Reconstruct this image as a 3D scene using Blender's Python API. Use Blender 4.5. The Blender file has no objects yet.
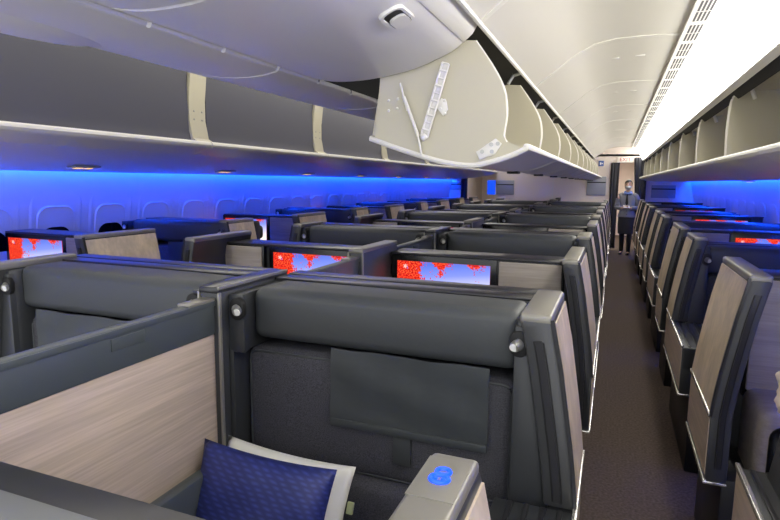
import bpy, bmesh, math, random
from mathutils import Vector, Matrix
random.seed(7)
S = bpy.context.scene
COL = S.collection
PI = math.pi
S.view_settings.view_transform = 'Standard'
S.view_settings.look = 'None'
S.view_settings.gamma = 1
S.view_settings.use_curve_mapping = False
S.view_settings.exposure = 0.35

# ------------------------------------------------------------------ materials
def lin(c):
    return tuple(((v/255)/12.92 if v/255 <= .04045 else ((v/255+.055)/1.055)**2.4) for v in c) + (1,)
def mat(name, rgb, rough=.5, metal=0, spec=.5, noise=None, bump=None, emit=None, coat=0):
    m = bpy.data.materials.new(name); m.use_nodes = True
    nt = m.node_tree; b = nt.nodes['Principled BSDF']
    b.inputs['Base Color'].default_value = lin(rgb)
    b.inputs['Roughness'].default_value = rough
    b.inputs['Metallic'].default_value = metal
    b.inputs['Specular IOR Level'].default_value = spec
    b.inputs['Coat Weight'].default_value = coat
    if emit:
        b.inputs['Emission Color'].default_value = lin(emit[0]); b.inputs['Emission Strength'].default_value = emit[1]
    tc = nt.nodes.new('ShaderNodeTexCoord')
    if noise:   # (scale vec, amount, detail)
        sc, amt, det = noise
        mp = nt.nodes.new('ShaderNodeMapping'); mp.inputs['Scale'].default_value = sc
        n = nt.nodes.new('ShaderNodeTexNoise'); n.inputs['Scale'].default_value = 1; n.inputs['Detail'].default_value = det
        r = nt.nodes.new('ShaderNodeValToRGB')
        d = [max(0, v*(1-amt)) for v in rgb]; l = [min(255, v*(1+amt)) for v in rgb]
        r.color_ramp.elements[0].position = .3; r.color_ramp.elements[0].color = lin(d)
        r.color_ramp.elements[1].position = .7; r.color_ramp.elements[1].color = lin(l)
        nt.links.new(tc.outputs['Object'], mp.inputs[0]); nt.links.new(mp.outputs[0], n.inputs[0])
        nt.links.new(n.outputs[0], r.inputs[0]); nt.links.new(r.outputs[0], b.inputs['Base Color'])
    if bump:
        sc, st = bump
        mp = nt.nodes.new('ShaderNodeMapping'); mp.inputs['Scale'].default_value = sc
        n = nt.nodes.new('ShaderNodeTexNoise'); n.inputs['Scale'].default_value = 1; n.inputs['Detail'].default_value = 3
        bp = nt.nodes.new('ShaderNodeBump'); bp.inputs['Strength'].default_value = st; bp.inputs['Distance'].default_value = .004
        nt.links.new(tc.outputs['Object'], mp.inputs[0]); nt.links.new(mp.outputs[0], n.inputs[0])
        nt.links.new(n.outputs[0], bp.inputs['Height']); nt.links.new(bp.outputs[0], b.inputs['Normal'])
    return m

def wood(name, rgb, scale):
    """pale ash veneer: two layers of long streaks running along one axis"""
    m = mat(name, rgb, rough=.42)
    nt = m.node_tree; b = nt.nodes['Principled BSDF']; tc = nt.nodes.new('ShaderNodeTexCoord')
    outs = []
    for k, det in ((1, 4), (4.5, 2)):
        mp = nt.nodes.new('ShaderNodeMapping'); mp.inputs['Scale'].default_value = tuple(s*k for s in scale)
        n = nt.nodes.new('ShaderNodeTexNoise'); n.inputs['Scale'].default_value = 1; n.inputs['Detail'].default_value = det
        nt.links.new(tc.outputs['Object'], mp.inputs[0]); nt.links.new(mp.outputs[0], n.inputs[0]); outs.append(n.outputs[0])
    mx = nt.nodes.new('ShaderNodeMix'); mx.data_type = 'FLOAT'; mx.inputs[0].default_value = .4
    nt.links.new(outs[0], mx.inputs[2]); nt.links.new(outs[1], mx.inputs[3])
    r = nt.nodes.new('ShaderNodeValToRGB')
    e = r.color_ramp.elements
    e[0].position = .34; e[0].color = lin([v*.88 for v in rgb])
    e[1].position = .66; e[1].color = lin([min(255, v*1.05) for v in rgb])
    x = e.new(.5); x.color = lin([v*.96 for v in rgb])
    nt.links.new(mx.outputs[0], r.inputs[0]); nt.links.new(r.outputs[0], b.inputs['Base Color'])
    return m

M = {}
M['shell'] = mat('dark_shell', (52, 54, 56), .42)
M['shell_black'] = mat('black_shell', (22, 22, 24), .45)
M['pillar'] = mat('pillar_grey', (57, 58, 59), .38)
M['cap'] = mat('champagne_cap', (138, 135, 126), .38, metal=.4)
M['capdark'] = mat('dark_cap', (52, 52, 55), .28, metal=.3)
M['silver'] = mat('silver_trim', (225, 222, 216), .22, metal=.75)
M['leather'] = mat('grey_leather', (61, 64, 66), .5, bump=((60, 60, 60), .12))
M['flap'] = mat('flap_leather', (60, 64, 66), .48, bump=((9, 9, 16), .5))
M['fabric'] = mat('charcoal_fabric', (70, 70, 75), .9, spec=.2, noise=((260, 260, 420), .22, 2), bump=((300, 300, 300), .25))
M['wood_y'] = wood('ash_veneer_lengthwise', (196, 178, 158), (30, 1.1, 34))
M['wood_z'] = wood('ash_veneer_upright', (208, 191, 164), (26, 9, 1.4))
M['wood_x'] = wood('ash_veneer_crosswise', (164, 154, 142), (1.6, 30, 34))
M['rail'] = mat('rail_grey', (74, 80, 83), .38)
M['black'] = mat('gloss_black', (10, 10, 12), .25)
M['slot'] = mat('slot_black', (9, 9, 10), .6)
M['bin'] = mat('bin_cream', (188, 182, 158), .42)
M['bin_white'] = mat('bin_white', (222, 219, 210), .35)
M['bin_grey'] = mat('bin_grey', (220, 217, 210), .35)
M['bin_dark'] = mat('bin_liner_slate', (72, 72, 82), .38)
M['gap'] = mat('gap_black', (6, 6, 7), .8)
M['ceil'] = mat('ceiling_ivory', (214, 210, 200), .4)
M['wall'] = mat('sidewall_white', (205, 205, 208), .5)
M['bulk'] = mat('bulkhead_beige', (226, 213, 203), .55)
M['bulkpanel'] = mat('bulkhead_grey', (150, 152, 158), .45)
M['carpet'] = mat('carpet_brown', (90, 79, 73), .95, spec=.1, noise=((70, 70, 70), .16, 4), bump=((220, 220, 220), .3))
M['curtain'] = mat('curtain_slate', (68, 68, 74), .85)
M['pane'] = mat('night_pane', (8, 9, 14), .15)
M['light'] = mat('ceiling_light', (255, 255, 255), .5, emit=((255, 252, 244), 6.5))
M['light_l'] = mat('ceiling_light_dim', (255, 255, 255), .5, emit=((255, 250, 240), 3.5))
M['blue'] = mat('blue_led', (20, 40, 200), .5, emit=((8, 70, 255), 80.0))
M['vent'] = mat('vent_grey', (52, 50, 56), .6)
M['navy'] = None
M['white_cloth'] = mat('white_cotton', (228, 226, 216), .85, bump=((18, 18, 18), .4))
M['cream'] = mat('cream_fleece', (214, 200, 182), .95, bump=((90, 90, 90), .9))
M['chrome'] = mat('chrome', (230, 230, 230), .12, metal=1)
M['lens'] = mat('lamp_lens', (235, 235, 230), .2, spec=.8)
M['steel'] = mat('brushed_steel', (170, 170, 165), .35, metal=.7)
M['blue_glow'] = mat('blue_symbol', (20, 60, 240), .4, emit=((10, 70, 255), 1.6))
M['amber'] = mat('lit_amber_sign', (250, 215, 120), .4, emit=((255, 205, 110), 1.1))
M['blue_sign'] = mat('blue_sign', (70, 98, 170), .4)
M['sign_white'] = mat('sign_white', (235, 230, 222), .4, emit=((255, 248, 238), .05))
M['sign_red'] = mat('sign_red', (170, 22, 24), .4)
M['skin'] = mat('skin', (218, 176, 150), .5)
M['hair'] = mat('hair_black', (26, 22, 21), .35)
M['jacket'] = mat('jacket_grey', (134, 136, 146), .8)
M['skirt'] = mat('skirt_charcoal', (44, 44, 48), .8)
M['tights'] = mat('black_tights', (20, 19, 20), .6)
M['shoe'] = mat('black_shoe', (14, 14, 15), .25)
M['mask'] = mat('white_mask', (232, 232, 232), .8)
M['scarf'] = mat('blue_scarf', (120, 142, 192), .6)
M['paper'] = mat('white_paper', (238, 238, 232), .7)
M['eye'] = mat('eye_dark', (24, 18, 16), .2)
M['grey_text'] = mat('moulded_text', (150, 147, 140), .5)

def navy():
    m = mat('navy_satin', (40, 50, 116), .5)
    nt = m.node_tree; b = nt.nodes['Principled BSDF']; tc = nt.nodes.new('ShaderNodeTexCoord')
    w = nt.nodes.new('ShaderNodeTexWave'); w.inputs['Scale'].default_value = 22; w.inputs['Distortion'].default_value = 2.2; w.bands_direction = 'Z'
    w2 = nt.nodes.new('ShaderNodeTexWave'); w2.inputs['Scale'].default_value = 16; w2.inputs['Distortion'].default_value = 2; w2.bands_direction = 'DIAGONAL'
    mu = nt.nodes.new('ShaderNodeMath'); mu.operation = 'MULTIPLY'
    r = nt.nodes.new('ShaderNodeValToRGB')
    r.color_ramp.elements[0].color = lin((38, 46, 106)); r.color_ramp.elements[1].color = lin((56, 68, 142))
    nt.links.new(tc.outputs['Object'], w.inputs[0]); nt.links.new(tc.outputs['Object'], w2.inputs[0])
    nt.links.new(w.outputs[1], mu.inputs[0]); nt.links.new(w2.outputs[1], mu.inputs[1])
    nt.links.new(mu.outputs[0], r.inputs[0]); nt.links.new(r.outputs[0], b.inputs['Base Color'])
    return m
M['navy'] = navy()

def screen_mat():
    """picture on the screens: red autumn leaves against a blue to violet dawn sky"""
    m = bpy.data.materials.new('screen_picture'); m.use_nodes = True
    nt = m.node_tree; N = nt.nodes; L = nt.links
    for n in list(N): N.remove(n)
    out = N.new('ShaderNodeOutputMaterial'); em = N.new('ShaderNodeEmission'); em.inputs[1].default_value = .95
    uv = N.new('ShaderNodeUVMap'); sep = N.new('ShaderNodeSeparateXYZ'); L.new(uv.outputs[0], sep.inputs[0])
    def math_(op, a, b=None, c=None):
        n = N.new('ShaderNodeMath'); n.operation = op
        for i, v in enumerate((a, b, c)):
            if v is None: continue
            if isinstance(v, (int, float)): n.inputs[i].default_value = v
            else: L.new(v, n.inputs[i])
        return n.outputs[0]
    U, V = sep.outputs[0], sep.outputs[1]
    sky = N.new('ShaderNodeValToRGB')
    e = sky.color_ramp.elements
    e[0].position = 0; e[0].color = lin((252, 238, 232)); e[1].position = 1; e[1].color = lin((92, 120, 226))
    x = e.new(.35); x.color = lin((206, 206, 246)); x = e.new(.65); x.color = lin((134, 150, 240))
    far = math_('ADD', math_('SUBTRACT', math_('MULTIPLY', V, 1.5), .62), math_('MULTIPLY', math_('SUBTRACT', 1.0, U), .3))
    L.new(far, sky.inputs[0])
    # violet hill rising low in the middle
    hill = math_('SUBTRACT', .26, math_('MULTIPLY', math_('ABSOLUTE', math_('SUBTRACT', U, .5)), .9))
    hm = math_('LESS_THAN', V, hill)
    mx1 = N.new('ShaderNodeMixRGB'); L.new(hm, mx1.inputs[0]); L.new(sky.outputs[0], mx1.inputs[1]); mx1.inputs[2].default_value = lin((150, 92, 190))
    # leaves
    def noise(sc, det, rough=.6):
        mp = N.new('ShaderNodeMapping'); mp.inputs['Scale'].default_value = (1.8, 1, 1)
        L.new(uv.outputs[0], mp.inputs[0])
        n = N.new('ShaderNodeTexNoise'); n.inputs['Scale'].default_value = sc; n.inputs['Detail'].default_value = det; n.inputs['Roughness'].default_value = rough
        L.new(mp.outputs[0], n.inputs[0]); return n.outputs[0]
    n1 = noise(4.2, 2); n2 = noise(26, 3)
    # density: strong at the left, along the top, fading to lower right
    left = math_('SUBTRACT', .70, math_('MULTIPLY', U, 1.85))
    top = math_('ADD', math_('MULTIPLY', math_('SUBTRACT', V, .93), 2.0), math_('MULTIPLY', math_('COSINE', math_('MULTIPLY', math_('SUBTRACT', U, .50), 18.0)), .26))
    dens = math_('MAXIMUM', left, top)
    s = math_('ADD', math_('ADD', dens, math_('MULTIPLY', math_('SUBTRACT', n1, .5), 1.7)), math_('MULTIPLY', math_('SUBTRACT', n2, .5), 1.5))
    lm = math_('GREATER_THAN', s, .12)
    leaf = N.new('ShaderNodeValToRGB')
    e = leaf.color_ramp.elements
    e[0].position = .40; e[0].color = lin((176, 12, 20)); e[1].position = .62; e[1].color = lin((255, 112, 60)); x = e.new(.52); x.color = lin((240, 46, 34))
    L.new(noise(34, 3), leaf.inputs[0])
    mx2 = N.new('ShaderNodeMixRGB'); L.new(lm, mx2.inputs[0]); L.new(mx1.outputs[0], mx2.inputs[1]); L.new(leaf.outputs[0], mx2.inputs[2])
    # one pale leaf near the upper left corner
    du = math_('MULTIPLY', math_('SUBTRACT', U, .09), 1.78); dv = math_('SUBTRACT', V, .9)
    ang = math_('ARCTAN2', dv, du); rad = math_('SQRT', math_('ADD', math_('MULTIPLY', du, du), math_('MULTIPLY', dv, dv)))
    star = math_('LESS_THAN', rad, math_('ADD', .032, math_('MULTIPLY', math_('COSINE', math_('MULTIPLY', ang, 5)), .014)))
    mx3 = N.new('ShaderNodeMixRGB'); L.new(star, mx3.inputs[0]); L.new(mx2.outputs[0], mx3.inputs[1]); mx3.inputs[2].default_value = lin((255, 196, 190))
    L.new(mx3.outputs[0], em.inputs[0]); L.new(em.outputs[0], out.inputs[0])
    return m
M['screen'] = screen_mat()

# ------------------------------------------------------------------ mesh helpers
def merge(bm, tb):
    me = bpy.data.meshes.new('tmp'); tb.to_mesh(me); bm.from_mesh(me); bpy.data.meshes.remove(me); tb.free()
def bx(bm, x0, x1, y0, y1, z0, z1, bev=0, seg=2):
    t = bmesh.new(); bmesh.ops.create_cube(t, size=1)
    for v in t.verts:
        v.co = Vector(((x0+x1)/2 + v.co.x*(x1-x0), (y0+y1)/2 + v.co.y*(y1-y0), (z0+z1)/2 + v.co.z*(z1-z0)))
    if bev: bmesh.ops.bevel(t, geom=t.edges[:], offset=bev, segments=seg, profile=.5, affect='EDGES', clamp_overlap=True)
    merge(bm, t)
def prism(bm, pts, axis, a0, a1, bev=0, seg=2):
    """extrude a 2D outline along an axis: 'y' takes (x,z), 'x' takes (y,z), 'z' takes (x,y)"""
    t = bmesh.new()
    def P(p, a):
        return (p[0], a, p[1]) if axis == 'y' else ((a, p[0], p[1]) if axis == 'x' else (p[0], p[1], a))
    A = [t.verts.new(P(p, a0)) for p in pts]; B = [t.verts.new(P(p, a1)) for p in pts]
    n = len(pts)
    for i in range(n): t.faces.new((A[i], A[(i+1) % n], B[(i+1) % n], B[i]))
    t.faces.new(A); t.faces.new(B[::-1])
    bmesh.ops.recalc_face_normals(t, faces=t.faces)
    if bev:
        ed = [e for e in t.edges if len(e.link_faces) == 2 and e.calc_face_angle(0) > .5]
        bmesh.ops.bevel(t, geom=ed, offset=bev, segments=seg, profile=.5, affect='EDGES', clamp_overlap=True)
    merge(bm, t)
def tube(bm, pts, r, n=8, r2=None, cap=True):
    t = bmesh.new(); rings = []
    pts = [Vector(p) for p in pts]
    for i, p in enumerate(pts):
        d = (pts[min(i+1, len(pts)-1)] - pts[max(i-1, 0)]).normalized()
        a = d.cross(Vector((0, 0, 1)) if abs(d.z) < .9 else Vector((1, 0, 0))).normalized(); b = d.cross(a)
        rr = r if r2 is None else r + (r2-r)*i/(len(pts)-1)
        rings.append([t.verts.new(p + a*rr*math.cos(2*PI*k/n) + b*rr*math.sin(2*PI*k/n)) for k in range(n)])
    for q, w in zip(rings, rings[1:]):
        for k in range(n): t.faces.new((q[k], q[(k+1) % n], w[(k+1) % n], w[k]))
    if cap: t.faces.new(rings[0][::-1]); t.faces.new(rings[-1])
    bmesh.ops.recalc_face_normals(t, faces=t.faces)
    merge(bm, t)
def ell(bm, c, r, u=16, v=10):
    t = bmesh.new(); bmesh.ops.create_uvsphere(t, u_segments=u, v_segments=v, radius=1)
    for q in t.verts: q.co = Vector((c[0]+q.co.x*r[0], c[1]+q.co.y*r[1], c[2]+q.co.z*r[2]))
    merge(bm, t)
def loft(bm, rings, cap=True):
    t = bmesh.new(); R = [[t.verts.new(p) for p in r] for r in rings]; n = len(R[0])
    for q, w in zip(R, R[1:]):
        for k in range(n): t.faces.new((q[k], q[(k+1) % n], w[(k+1) % n], w[k]))
    if cap: t.faces.new(R[0][::-1]); t.faces.new(R[-1])
    bmesh.ops.recalc_face_normals(t, faces=t.faces)
    merge(bm, t)
def rr(w, h, r, n=6):
    pts = []
    for cx, cy, a in ((w/2-r, h/2-r, 0), (-w/2+r, h/2-r, 90), (-w/2+r, -h/2+r, 180), (w/2-r, -h/2+r, 270)):
        for k in range(n+1):
            t = math.radians(a+90*k/n); pts.append((cx+r*math.cos(t), cy+r*math.sin(t)))
    return pts

def obj(name, bm, m, parent=None, sx=1, smooth=.6):
    """link a bmesh as ONE mesh object; sx=-1 mirrors it in x"""
    if sx < 0:
        for v in bm.verts: v.co.x = -v.co.x
        bmesh.ops.reverse_faces(bm, faces=bm.faces)
    me = bpy.data.meshes.new(name); bm.to_mesh(me); bm.free()
    for p in me.polygons: p.use_smooth = True
    me.set_sharp_from_angle(angle=smooth)
    me.materials.append(M[m] if isinstance(m, str) else m)
    o = bpy.data.objects.new(name, me); COL.objects.link(o)
    if parent: o.parent = parent
    return o
def box(name, m, x0, x1, y0, y1, z0, z1, bev=0, parent=None, sx=1, seg=2):
    bm = bmesh.new(); bx(bm, x0, x1, y0, y1, z0, z1, bev, seg); return obj(name, bm, m, parent, sx)
def tag(o, label, cat, group=None):
    o['label'] = label; o['category'] = cat
    if group: o['group'] = group
    return o
def thing(name, label, cat, loc, group=None):
    o = bpy.data.objects.new(name, None); COL.objects.link(o); o.location = loc; o.empty_display_size = .1
    return tag(o, label, cat, group)
def struct(name, bm, m, parent=None):
    o = obj(name, bm, m, parent); o['kind'] = 'structure'; return o
def sbox(name, m, *a, bev=0):
    bm = bmesh.new(); bx(bm, *a, bev); return struct(name, bm, m)
KIDS = {}
def dup(root, loc, label, group=None, skip=()):
    def cp(o, par):
        c = o.copy(); COL.objects.link(c)
        if par: c.parent = par
        for ch in KIDS.get(o.name) or list(o.children):
            if ch.name.split('.')[0] not in skip: cp(ch, c)
        return c
    r = cp(root, None); r.location = loc; r['label'] = label
    if group: r['group'] = group
    return r

# ------------------------------------------------------------------ setting
Y0, YB = -1.1, 14.7             # back of what is built, bulkhead at the front
CX = -1.23                      # cabin centre line
# floor
bm = bmesh.new(); bx(bm, -4.4, 1.95, Y0, 20, -.06, 0); struct('floor', bm, 'carpet')
# side walls (gently curved in section) 
def sidewall(name, sx):
    prof = [(2.70, 0), (2.88, .5), (2.93, .95), (2.90, 1.3), (2.83, 1.62), (2.80, 1.80), (2.86, 1.82), (3.1, 1.4), (3.1, 0)]
    bm = bmesh.new(); prism(bm, [(CX+sx*x, z) for x, z in prof], 'y', Y0, YB); return struct(name, bm, 'wall')
sidewall('wall_left', -1); sidewall('wall_right', 1)

def wallx(z):
    P = [(0, 2.70), (.5, 2.88), (.95, 2.93), (1.3, 2.90), (1.62, 2.83)]
    for (a, xa), (b, xb) in zip(P, P[1:]):
        if a <= z <= b: return xa+(xb-xa)*(z-a)/(b-a)
    return 2.83
# windows: raised surround, pulled-down shade, dark pane below it
def window(n, y, sx, dark):
    root = bpy.data.objects.new('window_%d' % n, None); COL.objects.link(root)
    zc = 1.22
    root.location = (CX+sx*wallx(zc), y, zc); root['kind'] = 'structure'
    tilt = math.atan2(2.93-2.83, 1.62-.95)
    root.rotation_euler = (0, -sx*tilt, 0)
    def ring(loops):
        bm = bmesh.new(); loft(bm, [[(-sx*d*(.6 if sx < 0 else .25), p[0], p[1]+dz) for p in rr(w, h, r)] for w, h, r, d, dz in loops], cap=False); return bm
    obj('window_frame', ring([(.46, .68, .13, .002, 0), (.43, .65, .12, .012, 0), (.41, .63, .11, .012, 0), (.37, .47, .11, -.0, -.03), (.335, .43, .10, .0, -.03), (.32, .41, .095, .014, -.03), (.30, .39, .09, .003, -.03)]), 'wall', root)
    bm = bmesh.new(); prism(bm, [(p[0], p[1]-.03) for p in rr(.33, .43, .1)], 'x', -sx*.001, -sx*.005); obj('window_shade', bm, 'wall', root)
    if not dark: return
    bm = bmesh.new(); prism(bm, [(p[0], p[1]-.12) for p in rr(.26, .26, .09)], 'x', -sx*.004, -sx*.009); obj('window_pane', bm, 'pane', root)
k = 0
for i in range(23):
    k += 1; window(k, 2.66+.527*i, -1, i < 3)
for i in range(16):
    k += 1; window(k, 5.9+.527*i, 1, False)

# blue accent light running along the head of each side wall
def led(name, sx, label):
    bm = bmesh.new(); bx(bm, -.02, .02, Y0+.1, YB-.05, -.008, .008)
    o = obj(name, bm, 'blue'); o.location = (CX+sx*2.772, 0, 1.735)
    tag(o, label, 'strip light')
led('accent_light', -1, 'blue strip light along the head of the window wall beyond the left aisle')
led('accent_light', 1, 'blue strip light along the head of the right window wall')

# ceiling over the right aisle (mirrored for the left aisle)
def ceiling_side(sx, cx, nm):
    def Q(p): return (cx+sx*(p[0]-.14), p[1])
    prof = [(-.51, 2.215), (-.45, 2.262), (-.36, 2.33), (-.27, 2.40), (-.17, 2.45), (-.05, 2.472), (.10, 2.477), (.30, 2.472)]
    back = [(x, z+.02) for x, z in prof[::-1]]
    bm = bmesh.new(); prism(bm, [Q(p) for p in prof+back], 'y', Y0, YB); struct('ceiling' if nm == 'right' else 'ceiling_left', bm, 'ceil')
    # raised ribs where ceiling panels meet
    bm = bmesh.new(); y = 3.757-1.57*3
    rib = [(x, z-.005) for x, z in prof]; ribb = [(x, z+.004) for x, z in prof[::-1]]
    while y < YB:
        prism(bm, [Q(p) for p in rib+ribb], 'y', y-.02, y+.02); y += 1.57
    struct('trim_ceiling_'+nm, bm, 'bin_white')
        # small flush latches on the ceiling panels
    y = 4.3
    while nm == 'right' and y < 9:
        for (qx, qz) in ((-.06, 2.468), (.10, 2.475)):
            bm = bmesh.new(); bx(bm, qx-.03, qx+.03, y-.012, y+.012, qz-.004, qz+.004, .002); struct('trim_ceiling_latch', bm, 'bin_grey')
        y += 1.57
    # lengthwise trims
    bm = bmesh.new(); tube(bm, [(*Q((-.505, 2.2)),)[:1]+(Y0,)+Q((-.505, 2.2))[1:], (Q((-.505, 2.2))[0], YB, Q((-.505, 2.2))[1])], .010); struct('trim_bin_edge_'+nm, bm, 'bin_grey')
    bm = bmesh.new(); prism(bm, [Q(p) for p in ((.293, 2.452), (.310, 2.452), (.310, 2.49), (.293, 2.49))], 'y', Y0, YB); struct('trim_vent_edge_'+nm, bm, 'bin_grey')
    if nm == 'right': bm = bmesh.new(); prism(bm, [Q(p) for p in ((.546, 2.154), (.556, 2.138), (.574, 2.130), (.66, 2.2), (.63, 2.24), (.56, 2.2))], 'y', Y0, YB); struct('trim_light_edge_'+nm, bm, 'bin_white')
    # dark void above everything, seen through the gaps
    bm = bmesh.new(); prism(bm, [Q(p) for p in ((-.9, 2.52), (1.9, 2.52), (1.9, 2.56), (-.9, 2.56))], 'y', Y0, YB); struct('ceiling_void_'+nm, bm, 'gap')
    bm = bmesh.new(); prism(bm, [Q(p) for p in ((.60, 2.19), (.64, 2.18), (1.35, 2.16), (1.35, 2.18), (.64, 2.22))], 'y', Y0, YB); struct('ceiling_housing_'+nm, bm, 'bin')
    bm = bmesh.new(); prism(bm, [Q(p) for p in ((.578, 2.135), (.615, 2.10), (.627, 2.106), (.61, 2.16))], 'y', Y0, YB); struct('trim_gasket_'+nm, bm, 'gap')
    bm = bmesh.new(); prism(bm, [Q(p) for p in ((.395, 2.452), (.41, 2.44), (.548, 2.156), (.562, 2.156), (.47, 2.40), (.415, 2.47))], 'y', Y0+.05, YB-.02)
    if nm == 'right': return obj('ceiling_light', bm, 'light')
    bm.free(); return box('ceiling_light', 'light_l', cx-.22, cx+.12, Y0+.05, YB-.02, 2.455, 2.468, .003)
tag(ceiling_side(1, .14, 'right'), 'long glowing white ceiling light running above the aisle', 'ceiling light')
tag(ceiling_side(-1, 2*CX-.14, 'left'), 'dim white ceiling light above the left aisle behind the bins', 'ceiling light')
# air vents beside the light
bmv = bmesh.new(); 
vent0 = None
y = 1.3; i = 0
while y < YB-.4:
    if vent0 is None:
        vent0 = thing('ceiling_vent', 'slotted grey air vent beside the aisle ceiling light', 'vent', (.352, y, 2.458), 'air vents along the ceiling light')
        bm = bmesh.new(); bx(bm, -.042, .045, 0, .40, 0, .012); obj('vent_frame', bm, 'bin_grey', vent0)
        bm = bmesh.new()
        for a in range(4):
            for b in range(2): bx(bm, -.034+a*.018, -.024+a*.018, .02+b*.19, .19+b*.19, -.0015, .002)
        obj('vent_slot', bm, 'vent', vent0)
    else: dup(vent0, (.352, y, 2.458), vent0['label'])
    y += .44
bm = bmesh.new(); bx(bm, .30, .40, Y0, YB, 2.472, 2.48); struct('trim_vent_backing', bm, 'bin_white')

# ------------------------------------------------------------------ overhead bins
# open centre bins, dropped towards the aisle: section of the end walls
END = [(-.923, 2.06), (-.73, 2.13), (-.60, 2.16), (-.532, 2.154), (-.472, 2.07), (-.43, 2.0), (-.41, 1.945), (-.403, 1.87), (-.412, 1.797), (-.40, 1.772), (-.335, 1.752), (-.335, 1.742), (-.40, 1.715), (-.537, 1.682), (-.65, 1.69), (-.745, 1.716), (-.86, 1.75), (-.955, 1.785), (-.945, 1.80)]
BOT = [(-.97, 1.79), (-.86, 1.752), (-.745, 1.716), (-.64, 1.689), (-.537, 1.677), (-.46, 1.69), (-.38, 1.715), (-.322, 1.742)]
def offs(pts, d): return [(x, z+d) for x, z in pts]
def smooth_pts(pts, n=4):
    out = []
    for i in range(len(pts)-1):
        p0 = pts[max(i-1, 0)]; p1 = pts[i]; p2 = pts[i+1]; p3 = pts[min(i+2, len(pts)-1)]
        for k in range(n):
            t = k/n
            out.append(tuple(.5*((2*p1[j])+(-p0[j]+p2[j])*t+(2*p0[j]-5*p1[j]+4*p2[j]-p3[j])*t*t+(-p0[j]+3*p1[j]-3*p2[j]+p3[j])*t**3) for j in (0, 1)))
    out.append(pts[-1]); return out
PITCH = 1.10
def open_bin(label, x_off, sx, L, end, bot, mats, y):
    r = thing('overhead_bin', label, 'overhead bin', (x_off, y, 0), None)
    b2 = smooth_pts(bot)
    bm = bmesh.new(); prism(bm, b2+offs(b2[::-1], .014), 'y', .004, L-.004); obj('bucket', bm, mats[1], r, sx)
    lx, lz = bot[-1]
    bm = bmesh.new(); tube(bm, [(x, .012, z+.006) for x, z in b2], .012, 8); obj('bucket_rim', bm, 'bin_white', r, sx)
    bm = bmesh.new(); tube(bm, [(x, L-.010, z+.006) for x, z in b2], .008, 8); obj('bucket_rim', bm, 'bin_white', r, sx)
    bm = bmesh.new(); bx(bm, lx-.012, lx+.010, .002, L-.002, lz-.002, lz+.022, .006); obj('front_lip', bm, 'bin_white', r, sx)
    ex, ez = end[0]; bx0, bz0 = bot[0]
    bm = bmesh.new(); prism(bm, [(bx0+.004, bz0+.01), (bx0+.02, bz0+.01), (ex+.02, ez+.03), (ex, ez)], 'y', .02, L-.02); obj('back_panel', bm, mats[0], r, sx)
    e2 = end
    for a in (.006, L-.024):
        bm = bmesh.new(); prism(bm, e2, 'y', a, a+.018); w = obj('end_wall', bm, mats[0], r, sx)
        # pale rubber rim round the front edge
        rim = smooth_pts(end[3:10], 3)
        bm = bmesh.new(); tube(bm, [(x, a+.009, z) for x, z in rim], .005, 6); obj('edge_rim', bm, 'bin_white', w, sx)
    # hinge lug under the lip and a lift arm above
    bm = bmesh.new(); bx(bm, bot[4][0]-.03, bot[4][0]+.03, L-.12, L-.03, bot[4][1]-.012, bot[4][1]+.002, .004); obj('latch', bm, 'slot', r, sx)
    bm = bmesh.new(); tube(bm, [(end[3][0]-.05, L-.10, 2.15), (end[3][0]-.02, L-.10, 2.20)], .009); tube(bm, [(end[3][0]-.02, L-.10, 2.195), (end[3][0]+.02, L-.10, 2.205)], .008); obj('lift_arm', bm, 'steel', r, sx)
    return r
ordw = ['nearest', 'second', 'third', 'fourth', 'fifth', 'sixth', 'seventh', 'eighth', 'ninth', 'tenth', 'eleventh', 'twelfth', 'thirteenth', 'fourteenth']
GC = 'open centre overhead bins'
b0 = open_bin('big open cream overhead bin in the centre, its end wall with strut facing us', 0, 1, PITCH, END, BOT, ('bin', 'bin_grey'), 2.2)
b0['group'] = GC
proto_bin = None
for i in range(1, 11):
    lab = 'open cream centre overhead bin, %s behind the big one with the strut' % ['first', 'second', 'third', 'fourth', 'fifth', 'sixth', 'seventh', 'eighth', 'ninth', 'farthest'][i-1]
    dup(b0, (0, 2.2+PITCH*i, 0), lab, GC)
# fittings on the end wall that faces us
yE = 2.2+.004
bm = bmesh.new(); tube(bm, [(-.832, yE-.012, 2.01), (-.80, yE-.012, 1.90)], .004); tube(bm, [(-.815, yE-.012, 1.955), (-.752, yE-.012, 1.80)], .0065, 10); tube(bm, [(-.755, yE-.012, 1.81), (-.735, yE-.012, 1.722)], .0045)
o = obj('gas_strut', bm, 'bin_white', None); o.parent = b0; o.matrix_parent_inverse = Matrix.Translation((0, -2.2, 0))
bm = bmesh.new()
p0, p1 = Vector((-.645, yE-.010, 2.075)), Vector((-.728, yE-.010, 1.795))
d = (p1-p0); n_ = Vector((d.z, 0, -d.x)).normalized()
for s in (-1, 1): tube(bm, [p0+n_*s*.014, p1+n_*s*.014], .0045, 6)
for k in range(11):
    q = p0+d*k/10; tube(bm, [q-n_*.014, q+n_*.014], .006 if k % 2 else .004, 6)
t = bmesh.new()
prism(bm, [((p0+n_*s*.013)[0], (p0+n_*s*.013)[2]) for s in (-1, 1)]+[((p1+n_*s*.013)[0], (p1+n_*s*.013)[2]) for s in (1, -1)], 'y', yE-.006, yE-.001)
t.free()
ell(bm, (p1.x, yE-.014, p1.z), (.014, .008, .014))
o = obj('lift_link', bm, 'bin_white'); o.parent = b0; o.matrix_parent_inverse = Matrix.Translation((0, -2.2, 0))
bm = bmesh.new()
for x, z in ((-.885, 1.945), (-.885, 1.905), (-.845, 1.95), (-.848, 1.912)): ell(bm, (x, yE, z), (.006, .005, .006), 10, 6)
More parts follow.
